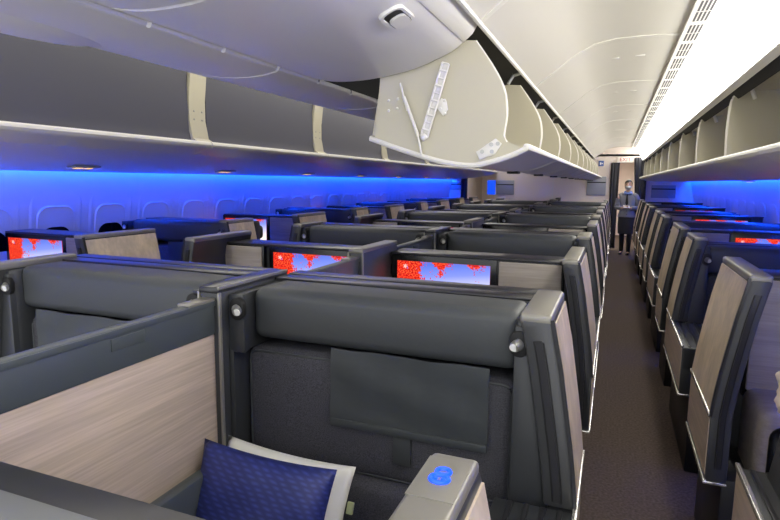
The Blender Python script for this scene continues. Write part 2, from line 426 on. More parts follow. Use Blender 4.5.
obj('bolt', bm, 'bin_white', b0).matrix_parent_inverse = Matrix.Translation((0, -2.2, 0))
bm = bmesh.new()
prism(bm, [(-.685, 1.915), (-.66, 1.945), (-.64, 1.935), (-.632, 1.90), (-.65, 1.875)], 'y', yE-.006, yE-.001, .002)
for x, z in ((-.648, 1.935), (-.645, 1.885), (-.705, 1.90), (-.662, 1.905)): ell(bm, (x, yE-.003, z), (.007, .006, .007), 10, 6)
obj('pivot_plate', bm, 'bin_white', b0).matrix_parent_inverse = Matrix.Translation((0, -2.2, 0))
bm = bmesh.new(); prism(bm, [(-.515, 1.735), (-.44, 1.785), (-.415, 1.765), (-.44, 1.725), (-.50, 1.705)], 'y', yE-.007, yE-.001, .002); br = obj('hinge_bracket', bm, 'bin_white', b0); br.matrix_parent_inverse = Matrix.Translation((0, -2.2, 0))
bm = bmesh.new()
for x, z in ((-.49, 1.735), (-.455, 1.762), (-.452, 1.735), (-.43, 1.765)): tube(bm, [(x, yE-.011, z), (x, yE-.005, z)], .008, 10)
obj('screw', bm, 'steel', br)

# closed centre bins on our side: rounded bellies; on the far side all closed
CLOSED = [(-1.215, 2.045), (-1.106, 2.028), (-.96, 2.03), (-.819, 2.05), (-.74, 2.069), (-.678, 2.091), (-.63, 2.11), (-.59, 2.134), (-.545, 2.175), (-.515, 2.225), (-.535, 2.262)]
def closed_bin(label, y, L, sx, handle=True):
    r = thing('closed_overhead_bin', label, 'overhead bin', (CX if sx < 0 else CX, y, 0), None)
    c = [(x-CX, z) for x, z in smooth_pts(CLOSED, 4)]
    back = [(c[-1][0]-.12, 2.30), (.02, 2.30)]
    bm = bmesh.new(); prism(bm, c+back, 'y', .004, L-.004); obj('door', bm, 'bin_grey', r, sx)
    if handle:
        # recessed paddle latch on the belly
        hy = .52; hx, hz = .588, 2.110; sl = math.atan2(.47, 1)
        def loc(u, v, d): return (hx+u*math.cos(sl)+d*math.sin(sl), hy+v, hz-.0+u*math.sin(sl)-d*math.cos(sl))
        def plate(w, h, rad, d0, d1):
            bm = bmesh.new(); R = [[loc(p[1], p[0], d) for p in rr(w, h, rad, 5)] for d in (d0, d1)]; loft(bm, R); return bm
        bm = bmesh.new(); R = [[loc(p[1], p[0], d) for p in rr(w, h, rad, 5)] for w, h, rad, d in ((.155, .082, .03, -.01), (.15, .078, .03, .014), (.132, .060, .024, .014), (.128, .056, .023, .002))]
        loft(bm, R, cap=False); h = obj('latch_surround', bm, 'bin_white', r, sx)
        obj('latch_recess', plate(.130, .058, .023, -.012, .009), 'slot', h, sx)
        bm = plate(.082, .052, .02, -.0, .016)
        for v in bm.verts: v.co.y += .022
        obj('latch_paddle', bm, 'bin_grey', h, sx)
    bm = bmesh.new(); prism(bm, [(x-CX, z) for x, z in ((-.572, 2.143), (-.538, 2.172), (-.507, 2.222), (-.53, 2.27), (-.60, 2.26), (-.60, 2.18))], 'y', .006, L-.006, .004); obj('top_rail', bm, 'bin_white', r, sx)
    return r
GN = 'closed centre bins on our side'
closed_bin('closed grey overhead bin with latch handle, right in front of the open bins', 1.13, 1.06, 1)
closed_bin('closed grey centre bin overhead, cut by the top edge of the photo', .06, 1.06, 1)
lb = None
GL = 'closed centre bins facing the left aisle'
for i in range(13):
    lab = 'pale underside of a closed centre bin facing the left aisle, %s along the row' % ordw[i]
    y = .9+1.07*i
    if lb is None:
        lb = closed_bin(lab, y, 1.06, -1, False); lb['group'] = GL
    else: dup(lb, (CX, y, 0), lab, GL)
# spine strip between the two rows of centre bins
bm = bmesh.new()
y = .3
while y < YB:
    tube(bm, [(CX+.005, y+.006, 2.043), (CX+.005, min(y+.31, YB), 2.043)], .012, 8); y += .32
struct('trim_bin_spine', bm, 'bin_grey')
bm = bmesh.new(); bx(bm, CX-.35, CX+.70, 2.22, YB, 2.30, 2.32); struct('ceiling_bin_void', bm, 'gap')
bm = bmesh.new(); bx(bm, CX-.015, CX+.012, 2.2, YB, 2.04, 2.32); struct('wall_bin_spine', bm, 'gap')
bm = bmesh.new(); ell(bm, (CX-.33, 1.12, 2.045), (.13, .30, .03)); o = obj('speaker_housing', bm, 'bin_grey'); tag(o, 'smooth grey oval bulge under the centre bins at the top left corner', 'ceiling speaker')

# outboard bins, open
ENDR = [(1.15, 2.1), (.95, 2.13), (.72, 2.145), (.635, 2.14), (.602, 2.122), (.588, 2.085), (.581, 2.01), (.579, 1.89), (.583, 1.79), (.57, 1.762), (.52, 1.748), (.51, 1.735), (.57, 1.705), (.70, 1.675), (.9, 1.66), (1.12, 1.67), (1.2, 1.70)]
BOTR = [(1.2, 1.69), (1.05, 1.66), (.9, 1.652), (.75, 1.66), (.64, 1.68), (.57, 1.70), (.52, 1.72), (.495, 1.742)]
def open_bin_r(label, y, L):
    r = thing('overhead_bin', label, 'overhead bin', (0, y, 0), None)
    b2 = smooth_pts(BOTR)
    bm = bmesh.new(); prism(bm, b2+offs(b2[::-1], .014), 'y', .004, L-.004); obj('bucket', bm, 'bin_white', r)
    bm = bmesh.new(); tube(bm, [(.505, .002, 1.742), (.505, L-.002, 1.742)], .019, 10); obj('front_lip', bm, 'bin_white', r)
    bm = bmesh.new(); prism(bm, [(1.19, 1.7), (1.2, 1.7), (1.16, 2.02), (1.15, 2.02)], 'y', .02, L-.02); obj('back_panel', bm, 'bin', r)
    for a in (.006, L-.024):
        bm = bmesh.new(); prism(bm, ENDR, 'y', a, a+.018); w = obj('end_wall', bm, 'bin', r)
        bm = bmesh.new(); tube(bm, [(x, a+.009, z) for x, z in smooth_pts(ENDR[3:10], 3)], .007, 6); obj('edge_rim', bm, 'bin_white', w)
    bm = bmesh.new(); tube(bm, [(.69, L-.07, 2.09), (.67, L-.07, 2.14), (.63, L-.07, 2.16), (.60, L-.07, 2.14)], .011); obj('lift_arm', bm, 'bin_white', r)
    return r
GR = 'open bins above the right window seats'
rb = None
for i in range(1, 11):
    y = 1.19+1.31*(i-1)
    lab = 'open cream overhead bin above the right window seats, %s in its row' % (['', 'one beside the nearest'] + ordw)[i]
    if rb is None:
        rb = open_bin_r('open cream overhead bin above the right window seats, just outside the right edge', y, 1.31); rb['group'] = GR
    else: dup(rb, (0, y, 0), lab, GR)
# underside panels of the outboard bins (passenger service panels)
def psu(name, pts, m, y0, y1):
    bm = bmesh.new(); prism(bm, pts, 'y', y0, y1); return struct(name, bm, m)
psu('ceiling_panel_right', [(1.21, 1.668), (1.36, 1.662), (1.51, 1.665), (1.51, 1.70), (1.21, 1.70)], 'bin_grey', Y0, YB)
LW = 1.85
def open_bin_l(label, y):
    r = thing('window_bin', label, 'overhead bin', (0, y, 0), None)
    bm = bmesh.new(); tube(bm, [(-2.85, .004, 1.870), (-2.85, LW-.004, 1.870)], .026, 10); obj('front_lip', bm, 'bin_white', r)
    b = [(-2.845, 1.858), (-3.0, 1.80), (-3.25, 1.757), (-3.5, 1.735), (-3.5, 1.75), (-3.25, 1.772), (-3.0, 1.815), (-2.86, 1.885)]
    bm = bmesh.new(); prism(bm, b, 'y', .004, LW-.004); obj('bucket', bm, 'bin_grey', r)
    bm = bmesh.new(); prism(bm, [(-2.93, 1.89), (-2.955, 1.97), (-2.96, 2.3), (-2.94, 2.5), (-2.97, 2.5), (-2.99, 2.3), (-2.985, 1.97), (-2.96, 1.87)], 'y', .10, LW-.10); obj('liner', bm, 'bin_dark', r)
    e = [(-2.86, 1.88), (-2.93, 1.92), (-2.955, 2.05), (-2.955, 2.2), (-2.93, 2.42), (-3.4, 2.42), (-3.5, 1.76), (-3.0, 1.83)]
    for a in (.0, LW-.088):
        bm = bmesh.new(); prism(bm, e, 'y', a, a+.088); w = obj('end_wall', bm, 'bin', r)
        bm = bmesh.new()
        for z in (2.06, 2.12): ell(bm, (-2.955, a+.05, z), (.006, .008, .008), 8, 6)
        obj('bolt', bm, 'steel', w)
    return r
GLB = 'dark open bins above the left window seats'
lb2 = None
for i in range(1, 8):
    y = 1.65+LW*(i-1)
    lab = 'dark lined open bin above the left windows, %s along the row' % ordw[i-1]
    if lb2 is None:
        lb2 = open_bin_l(lab, y); lb2['group'] = GLB
    else: dup(lb2, (0, y, 0), lab, GLB)
psu('ceiling_panel_left', [(-3.0, 1.80), (-3.3, 1.745), (-3.97, 1.665), (-3.97, 1.69), (-3.3, 1.76)], 'bin_grey', Y0, YB)
psu('wall_upper_left', [(-4.06, 1.80), (-4.03, 1.77), (-3.93, 1.76), (-3.5, 2.5), (-3.6, 2.5)], 'bin_grey', Y0, YB)
psu('wall_upper_right', [(1.60, 1.80), (1.57, 1.77), (1.47, 1.76), (1.25, 2.5), (1.35, 2.5)], 'bin_grey', Y0, YB)
# lit seat signs and dark vents on the underside panels
def slope_l(x): return 1.745-(-3.3-x)*.123
sg = 'lit signs under the window bins'
s0 = None
for i in range(7):
    y = 3.05+1.62*i; x = -3.62
    if s0 is None:
        s0 = thing('seat_sign', 'small lit amber seat sign under the left window bins', 'sign', (x, y, slope_l(x)-.004), sg)
        s0.rotation_euler = (0, -.122, 0)
        box('sign_plate', 'bulkpanel', -.045, .045, -.11, .11, -.012, 0, .004, s0); box('sign_light', 'amber', -.03, .005, -.075, -.01, -.015, -.011, 0, s0); box('sign_light', 'amber', -.03, .005, .02, .07, -.015, -.011, 0, s0)
    else: dup(s0, (x, y, slope_l(x)-.004), s0['label'], sg)
for y in (4.0, 7.2):
    r = dup(s0, (1.34, y, 1.658), 'small lit amber seat sign under the right window bins'+(', nearer one' if y < 5 else ', farther one'), 'lit signs under the right bins'); r.rotation_euler = (0, 0, PI)

# ------------------------------------------------------------------ suites
W = 1.18
T = 1.245
OUT = [(.0, .47), (0, .73), (.012, .84), (.025, .93), (.055, 1.115), (.078, 1.225), (.085, 1.258)]
def outer(z):
    for (a, za), (b, zb) in zip(OUT, OUT[1:]):
        if za <= z <= zb: return a+(b-a)*(z-za)/(zb-za)
    return OUT[-1][0] if z > 1.2 else 0
def lean(bm, z0, z1, t0, t1, y0, y1, bev=0):
    """upright slab following the leaning aisle profile, from depth t0 to t1 behind the aisle face"""
    zs = [z0]+[z for _, z in OUT if z0 < z < z1]+[z1]
    prism(bm, [(outer(z)+t0, z) for z in zs]+[(outer(z)+t1, z) for z in zs[::-1]], 'y', y0, y1, bev)
def pillar(root, sx, y0, y1, zb, th, ztop=1.27):
    bm = bmesh.new(); lean(bm, zb, ztop-.012, 0, th, y0, y1, .01); p = obj('aisle_pillar', bm, 'pillar', root, sx)
    bm = bmesh.new(); bx(bm, outer(ztop)-.001, outer(ztop)+th, y0, y1, ztop-.03, ztop, .009, 3); obj('pillar_cap', bm, 'cap', p, sx)
    bm = bmesh.new(); lean(bm, max(zb, .735), ztop-.03, -.004, .002, y0+.012, y1-.012); obj('wood_panel', bm, 'wood_z', p, sx)
    bm = bmesh.new(); lean(bm, max(zb, .73), ztop-.012, -.006, .004, y0-.002, y0+.012); obj('edge_trim', bm, 'capdark', p, sx)
    bm = bmesh.new()
    lean(bm, max(zb, .5)+.02, ztop-.075, th*.36, th*.40, y0-.003, y0+.004); lean(bm, max(zb, .5)+.02, ztop-.075, th*.66, th*.70, y0-.003, y0+.004)
    obj('door_slot', bm, 'slot', p, sx)
    bm = bmesh.new(); lean(bm, max(zb, .5)+.02, ztop-.072, th*.42, th*.64, y0-.0045, y0+.004); obj('sliding_door_edge', bm, 'capdark', p, sx)
    return p
def base(root, sx, y0, y1, ledge_to=None):
    bm = bmesh.new(); bx(bm, 0, .075, y0, y1, .46, .725, .006); lp = obj('lower_panel', bm, 'shell', root, sx)
    bm = bmesh.new(); bx(bm, -.003, .004, y0+.008, y1-.008, .485, .715); obj('wood_panel', bm, 'wood_y', lp, sx)
    bm = bmesh.new(); bx(bm, -.008, .006, y0, y1, .724, .742, .003); bx(bm, -.008, .006, y0, y1, .452, .470, .003); bx(bm, -.006, .075, y0-.004, y0+.004, .452, .463, .002); obj('metal_trim', bm, 'silver', lp, sx)
    bm = bmesh.new(); bx(bm, .06, .20, y0+.02, y1-.02, 0, .47, .01); obj('kick_plate', bm, 'shell_black', root, sx)
    if ledge_to is not None:
        bm = bmesh.new(); bx(bm, .004, .22, y0, ledge_to, .60, .728, .006); lg = obj('ledge', bm, 'shell', root, sx)
        bm = bmesh.new()
        for k in range(4): bx(bm, .03+k*.045, .045+k*.045, y0+.01, ledge_to-.01, .726, .734, .002)
        obj('ledge_rail', bm, 'capdark', lg, sx)
def reading_light(root, sx, u, y, z, side):
    bm = bmesh.new(); prism(bm, [(p[0]+u, p[1]+z) for p in rr(.055, .075, .027, 6)], 'y', y-.012, y+.01, .004); l = obj('reading_light', bm, 'slot', root, sx)
    bm = bmesh.new(); tube(bm, [(u, y-.006, z), (u+side*.012, y-.024, z-.006)], .018, 12, .015); obj('lamp_head', bm, 'steel', l, sx)
    bm = bmesh.new(); tube(bm, [(u+side*.012, y-.024, z-.006), (u+side*.0125, y-.027, z-.007)], .012, 12); obj('lamp_lens', bm, 'lens', l, sx)
def cushion(bm, x0, x1, y0, y1, z0, z1, bev, crown=.012, n=10):
    """soft rounded pad: bevelled box with a crowned front"""
    t = bmesh.new(); bx(t, x0, x1, y0, y1, z0, z1, bev, 4)
    es = [e for e in t.edges if e.calc_length() > .15]
    bmesh.ops.subdivide_edges(t, edges=es, cuts=5, use_grid_fill=True)
    cx, cy, cz = (x0+x1)/2, (y0+y1)/2, (z0+z1)/2
    for v in t.verts:
        a = max(0, 1-((v.co.x-cx)/(x1-x0)*2)**4); b = max(0, 1-((v.co.z-cz)/(z1-z0)*2)**4); c = max(0, 1-((v.co.y-cy)/(y1-y0)*2)**4)
        if y1-y0 < z1-z0 or True:
            v.co.y += (1 if v.co.y > cy else -1)*crown*a*b*(abs(v.co.y-cy)/((y1-y0)/2))
            v.co.z += (1 if v.co.z > cz else -1)*crown*.6*a*c*(abs(v.co.z-cz)/((z1-z0)/2))
    merge(bm, t)
def seat_parts(root, sx, d, cover=True, full=True):
    """soft parts of a seat; d=-1 seat looks to -y (towards us), d=+1 looks away"""
    def Y(a, b): return (min(d*a, d*b), max(d*a, d*b))
    y = Y(.0, .08) if d < 0 else (.02, .10)
    bm = bmesh.new(); bx(bm, .09, W-.045, *y, .05, T, .008); s = obj('back_shell', bm, 'shell', root, sx)
    bm = bmesh.new(); bx(bm, .10, W-.045, *y, T-.001, T+.009, .004); obj('top_trim', bm, 'capdark', s, sx)
    y = Y(.085, .29)
    bm = bmesh.new(); zt = T+.007 if d < 0 else T-.045; cushion(bm, .175, W-.088, *y, T-.17, zt, .035, .004); obj('headrest_bolster', bm, 'leather', root, sx)
    y = Y(.10, .265)
    bm = bmesh.new(); cushion(bm, .185, W-.048, *y, .635, 1.035, .03, .012); bk = obj('backrest', bm, 'fabric', root, sx)
    if full:
        # piping round the backrest front
        yf = d*.262
        bm = bmesh.new(); pts = [(p[0]+W/2+.0685, yf, p[1]+.835) for p in rr(W-.258, .375, .03, 4)]; tube(bm, pts+pts[:1], .0045, 6, cap=False); obj('piping', bm, 'leather', bk, sx)
    y = Y(.10, .30)
    bm = bmesh.new(); cushion(bm, .185, W-.048, *y, .40, .632, .03, .010); obj('lumbar_cushion', bm, 'fabric', root, sx)
    y = Y(.28, .93)
    bm = bmesh.new(); cushion(bm, .22, W-.14, *y, .28, .45, .04, .012); obj('seat_cushion', bm, 'fabric', root, sx)
    y = Y(.12, .90)
    bm = bmesh.new(); bx(bm, .24, W-.16, *y, .0, .29, .01); obj('seat_base', bm, 'shell_black', root, sx)
    if cover:
        bm = bmesh.new(); nx, nz = 14, 8; V = []
        for back in (0, 1):
            for j in range(nz+1):
                for i in range(nx+1):
                    u = .262+.525*i/nx; z = 1.075-.262*j/nz
                    w = .004*math.sin(i*1.7+j*.5)*(1-abs(j/nz-.4)) + .003*math.sin(j*1.3+i*.4)
                    V.append(bm.verts.new((u, d*(.285+w+(.004 if back == 0 else 0)), z+.002*math.sin(i*.9))))
        nw = nx+1; H = (nx+1)*(nz+1)
        for b in (0, H):
            for j in range(nz):
                for i in range(nx): bm.faces.new((V[b+j*nw+i], V[b+j*nw+i+1], V[b+(j+1)*nw+i+1], V[b+(j+1)*nw+i]))
        for i in range(nx):
            for j in (0, nz): bm.faces.new((V[j*nw+i], V[j*nw+i+1], V[H+j*nw+i+1], V[H+j*nw+i]))
        for j in range(nz):
            for i in (0, nx): bm.faces.new((V[j*nw+i], V[(j+1)*nw+i], V[H+(j+1)*nw+i], V[H+j*nw+i]))
        bmesh.ops.recalc_face_normals(bm, faces=bm.faces)
        cv = obj('headrest_cover', bm, 'flap', root, sx)
        y = Y(.274, .288)
        bm = bmesh.new(); bx(bm, .505, .565, *y, .715, .83, .003); obj('strap', bm, 'leather', cv, sx)
        y = Y(.286, .295)
        bm = bmesh.new(); bx(bm, .262, .787, *y, .812, .838, .003); obj('hem', bm, 'flap', cv, sx)
def wing(root, sx, d, u0, u1, y0, y1):
    bm = bmesh.new(); bx(bm, u0, u1, y0, y1, .2, 1.245, .012); obj('side_wing', bm, 'shell', root, sx)

def suite_facing_us(label, x0, sx, yb, group, center):
    r = thing('seat_suite', label, 'seat suite', (x0, yb, 0), group)
    seat_parts(r, sx, -1)
    wing(r, sx, -1, .165, .20, -.34, -.02) if False else None
    pillar(r, sx, -.37, 0, .73, .085, 1.27 if center else 1.287)
    base(r, sx, -1.0, 0, -.37)
    # side cheeks that hold the reading lights
    bm = bmesh.new(); prism(bm, [(W-.045, -.02), (W-.09, -.10), (W-.09, -.30), (W-.108, -.36), (W-.045, -.36)], 'z', 1.04, T-.005, .006); prism(bm, [(W-.045, -.02), (W-.047, -.02), (W-.047, -.30), (W-.062, -.36), (W-.045, -.36)], 'z', .3, 1.052, .003); ck = obj('cheek_panel', bm, 'shell', r, sx)
    bm = bmesh.new(); prism(bm, [(.16, -.02), (.19, -.10), (.19, -.30), (.18, -.33), (.16, -.33)], 'z', .3, T-.007, .006); prism(bm, [(outer(z)+.075, z) for z in (.46, .73, .84, .93, 1.115, 1.225)]+[(.185, 1.225), (.185, .46)], 'y', -.34, -.02, .004); obj('cheek_panel', bm, 'shell', r, sx)
    reading_light(r, sx, W-.090, -.366, T-.05, -1)
    reading_light(r, sx, .172, -.334, T-.07, 1)
    bm = bmesh.new(); bx(bm, W-.085, W-.04, -1.05, -.36, .3, .70, .012); obj('armrest', bm, 'rail', r, sx)
    bm = bmesh.new(); bx(bm, .16, .24, -.95, -.36, .3, .60, .012); obj('armrest', bm, 'shell', r, sx)
    return r
def quad_screen(root, sx, u0, u1, y, z0, z1):
    bm = bmesh.new(); uv = bm.loops.layers.uv.new('UVMap')
    # picture reads left to right from the seat: image left is the smaller world x
    a, b = (u0, u1) if sx > 0 else (u1, u0)
    co = [(a, z0, 0, 0), (b, z0, 1, 0), (b, z1, 1, 1), (a, z1, 0, 1)]
    vs = [bm.verts.new((c[0], y, c[1])) for c in co]; f = bm.faces.new(vs)
    for l, c in zip(f.loops, co): l[uv].uv = (c[2], c[3])
    vb = [bm.verts.new((c[0], y+.004, c[1])) for c in co]
    for i in range(4): bm.faces.new((vs[i], vs[(i+1) % 4], vb[(i+1) % 4], vb[i]))
    bm.faces.new(vb[::-1])
    bmesh.ops.recalc_face_normals(bm, faces=bm.faces)
    return obj('screen', bm, 'screen', root, sx)
def suite_facing_away(label, x0, sx, yb, group, bn, scr, wd, plen=.58, wmat='wood_x', wallz=1.215, seat=True, ty=.33, depth=.2, ptop=1.27, dz=0):
    r = thing('screen_suite', label, 'seat suite', (x0, yb, 0), group)
    if seat: seat_parts(r, sx, 1, cover=False, full=False)
    pillar(r, sx, bn, bn+plen, .47, .075, ptop)
    base(r, sx, bn, bn+plen)
    yt = bn+ty
    bm = bmesh.new(); bx(bm, .12, W-.045, yt+.03, yt+depth, .03, wallz-.012, .006); w = obj('screen_wall', bm, 'shell', r, sx)
    bm = bmesh.new(); bx(bm, .12, W-.045, yt-.012, yt+depth, wallz-.014, wallz, .005); obj('top_trim', bm, 'capdark', w, sx)
    if scr:
        s0, s1 = scr
        bm = bmesh.new(); bx(bm, s0-.035, min(s1+.035, 1.30), yt, yt+.04, .83, wallz-.012, .004); f = obj('screen_surround', bm, 'black', r, sx)
        quad_screen(f, sx, s0, s1, yt-.0025, .862+dz, 1.166+dz)
    if wd:
        a, b = wd
        bm = bmesh.new(); bx(bm, a, b, yt-.004, yt+.04, .72, wallz-.013, .004); d = obj('cabinet_frame', bm, 'black', r, sx)
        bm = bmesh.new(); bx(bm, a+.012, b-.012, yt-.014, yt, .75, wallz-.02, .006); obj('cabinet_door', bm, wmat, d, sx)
    # console below, with the footwell opening
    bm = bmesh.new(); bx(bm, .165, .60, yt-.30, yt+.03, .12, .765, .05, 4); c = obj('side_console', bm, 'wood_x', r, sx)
    bm = bmesh.new(); prism(bm, [(p[0]+.385, p[1]+.415) for p in rr(.36, .60, .05, 5)], 'y', yt-.306, yt-.29, .003); obj('footwell', bm, 'black', c, sx)
    bm = bmesh.new(); bx(bm, .60, W-.05, yt-.10, yt+.03, .12, .70, .02, 3); obj('foot_console', bm, 'shell', r, sx)
    return r

P = 2.4
XC, XL, XR, XW = -.05, -2.48, .395, -2.84
YC, YW = 1.88, 1.93
cols = {
    'rc': dict(x=XC, sx=-1, yb=YC, bn=.80, scr=(.556, 1.095), wd=(.17, .52), nm='right-hand centre seats'),
    'lc': dict(W=1.25, x=XL, sx=1, yb=YC, bn=.80, scr=(.495, 1.035), wd=(.12, .425), nm='left-hand centre seats'),
    'rw': dict(W=1.26, T=1.212, P=2.46, wz=1.248, dz=.03, pt=1.29, x=XR, sx=1, yb=YW, bn=.46, scr=(.52, 1.06), wd=(.16, .485), nm='right window seats'),
    'lw': dict(W=1.28, P=2.46, wz=1.235, dz=.022, pt=1.28, x=XW, sx=-1, yb=1.68, bn=.74, scr=(.68, 1.22), wd=(.16, .64), nm='left window seats'),
}
names = {'rc': 'centre suite by our aisle', 'lc': 'centre suite by the far aisle', 'rw': 'right window suite', 'lw': 'left window suite'}
extra_us = {'rc': 'large grey suite with leather headrest flap, navy pillow on its seat, nearest to us',
            'lc': 'grey suite with grey leather bolster behind the wood divider, at left',
            'rw': 'right window suite with wood aisle panel cut off at the lower right corner',
            'lw': 'left window suite nearest us, hidden past the left edge'}
for key, c in cols.items():
    g1 = 'suites facing us, '+c['nm']; g2 = 'suites with screens, '+c['nm']
    A = B = None; W = c.get('W', 1.18); T = c.get('T', 1.245); P = c.get('P', 2.4)
    rows = range(0, 6)
    for i in rows:
        y = c['yb']+P*i
        if y > YB-1.2 or (key in ('rw', 'lw') and i == 0): continue
        lab = extra_us[key] if i == 0 else '%s whose leather headrest bolster faces us, %s along its column' % (names[key], ordw[i-(key == 'lw')])
        if A is None: A = suite_facing_us(lab, c['x'], c['sx'], y, g1, key in ('rc', 'lc'))
        else: dup(A, (c['x'], y, 0), lab, g1)
    for i in range(0, 6):
        y = c['yb']+P*i
        if y+c['bn']+.6 > YB: continue
        lab = '%s with red-leaf screen and cabinet panel, %s along its column' % (names[key], ordw[i])
        if B is None and key == 'rw': B = suite_facing_away(lab, c['x'], c['sx'], y+P, g2, c['bn'], c['scr'], c['wd'], ptop=c.get('pt', 1.27), wallz=c.get('wz', 1.215), dz=c.get('dz', 0)); B0 = dup(B, (c['x'], y, 0), lab, g2, skip=('back_shell', 'headrest_bolster', 'backrest', 'lumbar_cushion', 'seat_cushion', 'seat_base'))
        elif key == 'rw' and i == 1: B['label'] = lab
        elif B is None: B = suite_facing_away(lab, c['x'], c['sx'], y, g2, c['bn'], c['scr'], c['wd'], ptop=c.get('pt', 1.27), wallz=c.get('wz', 1.215), dz=c.get('dz', 0))
        else: dup(B, (c['x'], y, 0), lab, g2)
W = 1.18; T = 1.245; P = 2.4
# the suite we stand beside: only its low screen wall and pillar reach into the picture
n0 = suite_facing_away('grey pillar with glowing blue touch key and low screen wall at the bottom edge', XC-.045, -1, YC-P, None, .42, None, None, plen=.905, wallz=1.11, seat=False, ty=.52, depth=.215, ptop=1.20)
n0.name = 'screen_suite_near'.replace('_near', '')
# the right window suite nearest us: pillar behind, grooved ledge ahead of it
r0 = thing('seat_suite', extra_us['rw'], 'seat suite', (XR+.02, 1.98, 0))
pillar(r0, 1, -1.10, -.50, .73, .085)
base(r0, 1, -1.05, 0)
bm = bmesh.new(); bx(bm, .004, .22, -.49, -.004, .60, .728, .006); lg = obj('ledge', bm, 'shell', r0)
bm = bmesh.new()
for q in range(4): bx(bm, .03+q*.045, .045+q*.045, -.48, -.015, .726, .734, .002)
obj('ledge_rail', bm, 'capdark', lg)
bm = bmesh.new(); prism(bm, [(.055, .60), (.10, .92), (.14, .95), (.34, .95), (.36, .60)], 'y', -.62, -.02, .02); obj('armrest', bm, 'leather', r0)
bm = bmesh.new(); bx(bm, .10, 1.135, .86, 1.087, 1.085, 1.116, .008); obj('front_rail', bm, mat('satin_grey', (122, 124, 124), .35, metal=.2), n0, -1)
# touch key on the pillar cap
bm = bmesh.new(); bx(bm, .078, .146, 1.19, 1.305, 1.199, 1.2015, .001); k = obj('touch_panel', bm, 'bin_grey', n0, -1); k.data.materials[0] = M['cap']
def ringtube(bm, cx, cy, z, rx, ry, w, n=16):
    pts = [(cx+rx*math.cos(2*PI*i/n), cy+ry*math.sin(2*PI*i/n), z) for i in range(n+1)]; tube(bm, pts, w, 6, cap=False)
bm = bmesh.new()
ringtube(bm, .112, 1.262, 1.2025, .010, .009, .0032); ringtube(bm, .112, 1.241, 1.2025, .013, .011, .0036)
for q in (-.006, .006): bx(bm, .112+q-.003, .112+q+.003, 1.238, 1.244, 1.201, 1.2045)
obj('touch_symbol', bm, 'blue_glow', k, -1)

# dividers between the paired centre seats
def divider(label, y0, y1, pl, group):
    r = thing('privacy_divider', label, 'divider', (CX, y0, 0), group)
    L = y1-y0
    bm = bmesh.new(); bx(bm, -.028, .028, L, L+pl, 0, 1.255, .008); p = obj('post', bm, 'shell', r)
    for v in p.data.vertices:
        v.co.x = v.co.x*1.5
    bm = bmesh.new(); bx(bm, -.04, .042, L-.004, L+pl, 1.245, 1.268, .006); pc = obj('post_cap', bm, 'capdark' if pl < .45 else 'cap', p)
    if pl < .45: bm = bmesh.new(); bx(bm, .034, .0435, L-.003, L+pl-.002, 1.258, 1.2695, .002); obj('edge_line', bm, 'cap', pc)
    bm = bmesh.new(); bx(bm, .036, .045, L-.006, L+.008, .3, 1.25, .003); bx(bm, -.045, -.036, L-.006, L+.008, .3, 1.25, .003); obj('post_trim', bm, 'cap', p)
    bm = bmesh.new(); bx(bm, -.016, .022, 0, L+.002, 1.108, 1.225, .007); rl = obj('rail', bm, 'rail', r)
    bm = bmesh.new(); bx(bm, .0215, .0255, 0, L, 1.205, 1.222, .001); bx(bm, .0215, .0255, L*.42, L*.58, 1.165, 1.20, .002); obj('pull', bm, 'rail', rl)
    bm = bmesh.new(); bx(bm, -.016, .016, 0, L+.002, .25, 1.108, .002); obj('wood_panel', bm, 'wood_y', r)
    bm = bmesh.new(); bx(bm, -.025, .025, L-.12, L+.0, 1.221, 1.232, .003); obj('release_key', bm, 'cap', rl)
    bm = bmesh.new(); bx(bm, -.022, .022, 0, L, 0.02, .26, .004); obj('base', bm, 'shell_black', r)
    return r
D = divider('grey-railed pale wood divider panel at left, beside the near seat', YC-1.12, YC-.40, .42, 'centre dividers')
D2 = None
for i in range(0, 6):
    ya = YC+P*i
    if i: dup(D, (CX, ya-1.12, 0), 'wood divider between centre seats that face us, %s along the cabin' % ordw[i], 'centre dividers')
    if ya+1.4 > YB: continue
    lab = 'dark divider between the paired screens of centre suites, %s along the cabin' % ordw[i]
    if D2 is None: D2 = divider(lab, ya+.10, ya+.74, .50, 'dividers between screens')
    else: dup(D2, (CX, ya+.10, 0), lab, 'dividers between screens')

# ------------------------------------------------------------------ pillows and blanket on the near seats
def pillow(name, mname, w, h, t, loc, rot, label):
    bm = bmesh.new(); n = 20; F = {}
    for s in (1, -1):
        for j in range(n+1):
            for i in range(n+1):
                u = i/n*2-1; v = j/n*2-1
                edge = max(abs(u), abs(v))
                if s == -1 and edge > .999: F[s, i, j] = F[1, i, j]; continue
                th = t/2*((1-abs(u)**2.6)*(1-abs(v)**2.6))**.55
                pin = 1-.07*(1-abs(u)**2)*(abs(v)**3); pin2 = 1-.06*(1-abs(v)**2)*(abs(u)**3)
                wr = .006*math.sin(u*9+v*4)*math.exp(-3*(1-edge)) + .004*math.sin(5*u-7*v)*(1-edge)
                F[s, i, j] = bm.verts.new((u*w/2*pin2, s*(th+wr*(1 if edge < .98 else 0)), v*h/2*pin))
    for s in (1, -1):
        for j in range(n):
            for i in range(n):
                q = [F[s, i, j], F[s, i+1, j], F[s, i+1, j+1], F[s, i, j+1]]
                bm.faces.new(q if s == -1 else q[::-1])
    bmesh.ops.recalc_face_normals(bm, faces=bm.faces)
    o = obj(name, bm, mname, smooth=3); o.location = loc; o.rotation_euler = rot
    return tag(o, label, 'pillow')
pillow('pillow', 'navy', .485, .38, .13, (-.962, 1.33, .598), (math.radians(-22), math.radians(1), math.radians(0)), 'navy blue satin pillow leaning on the near seat')
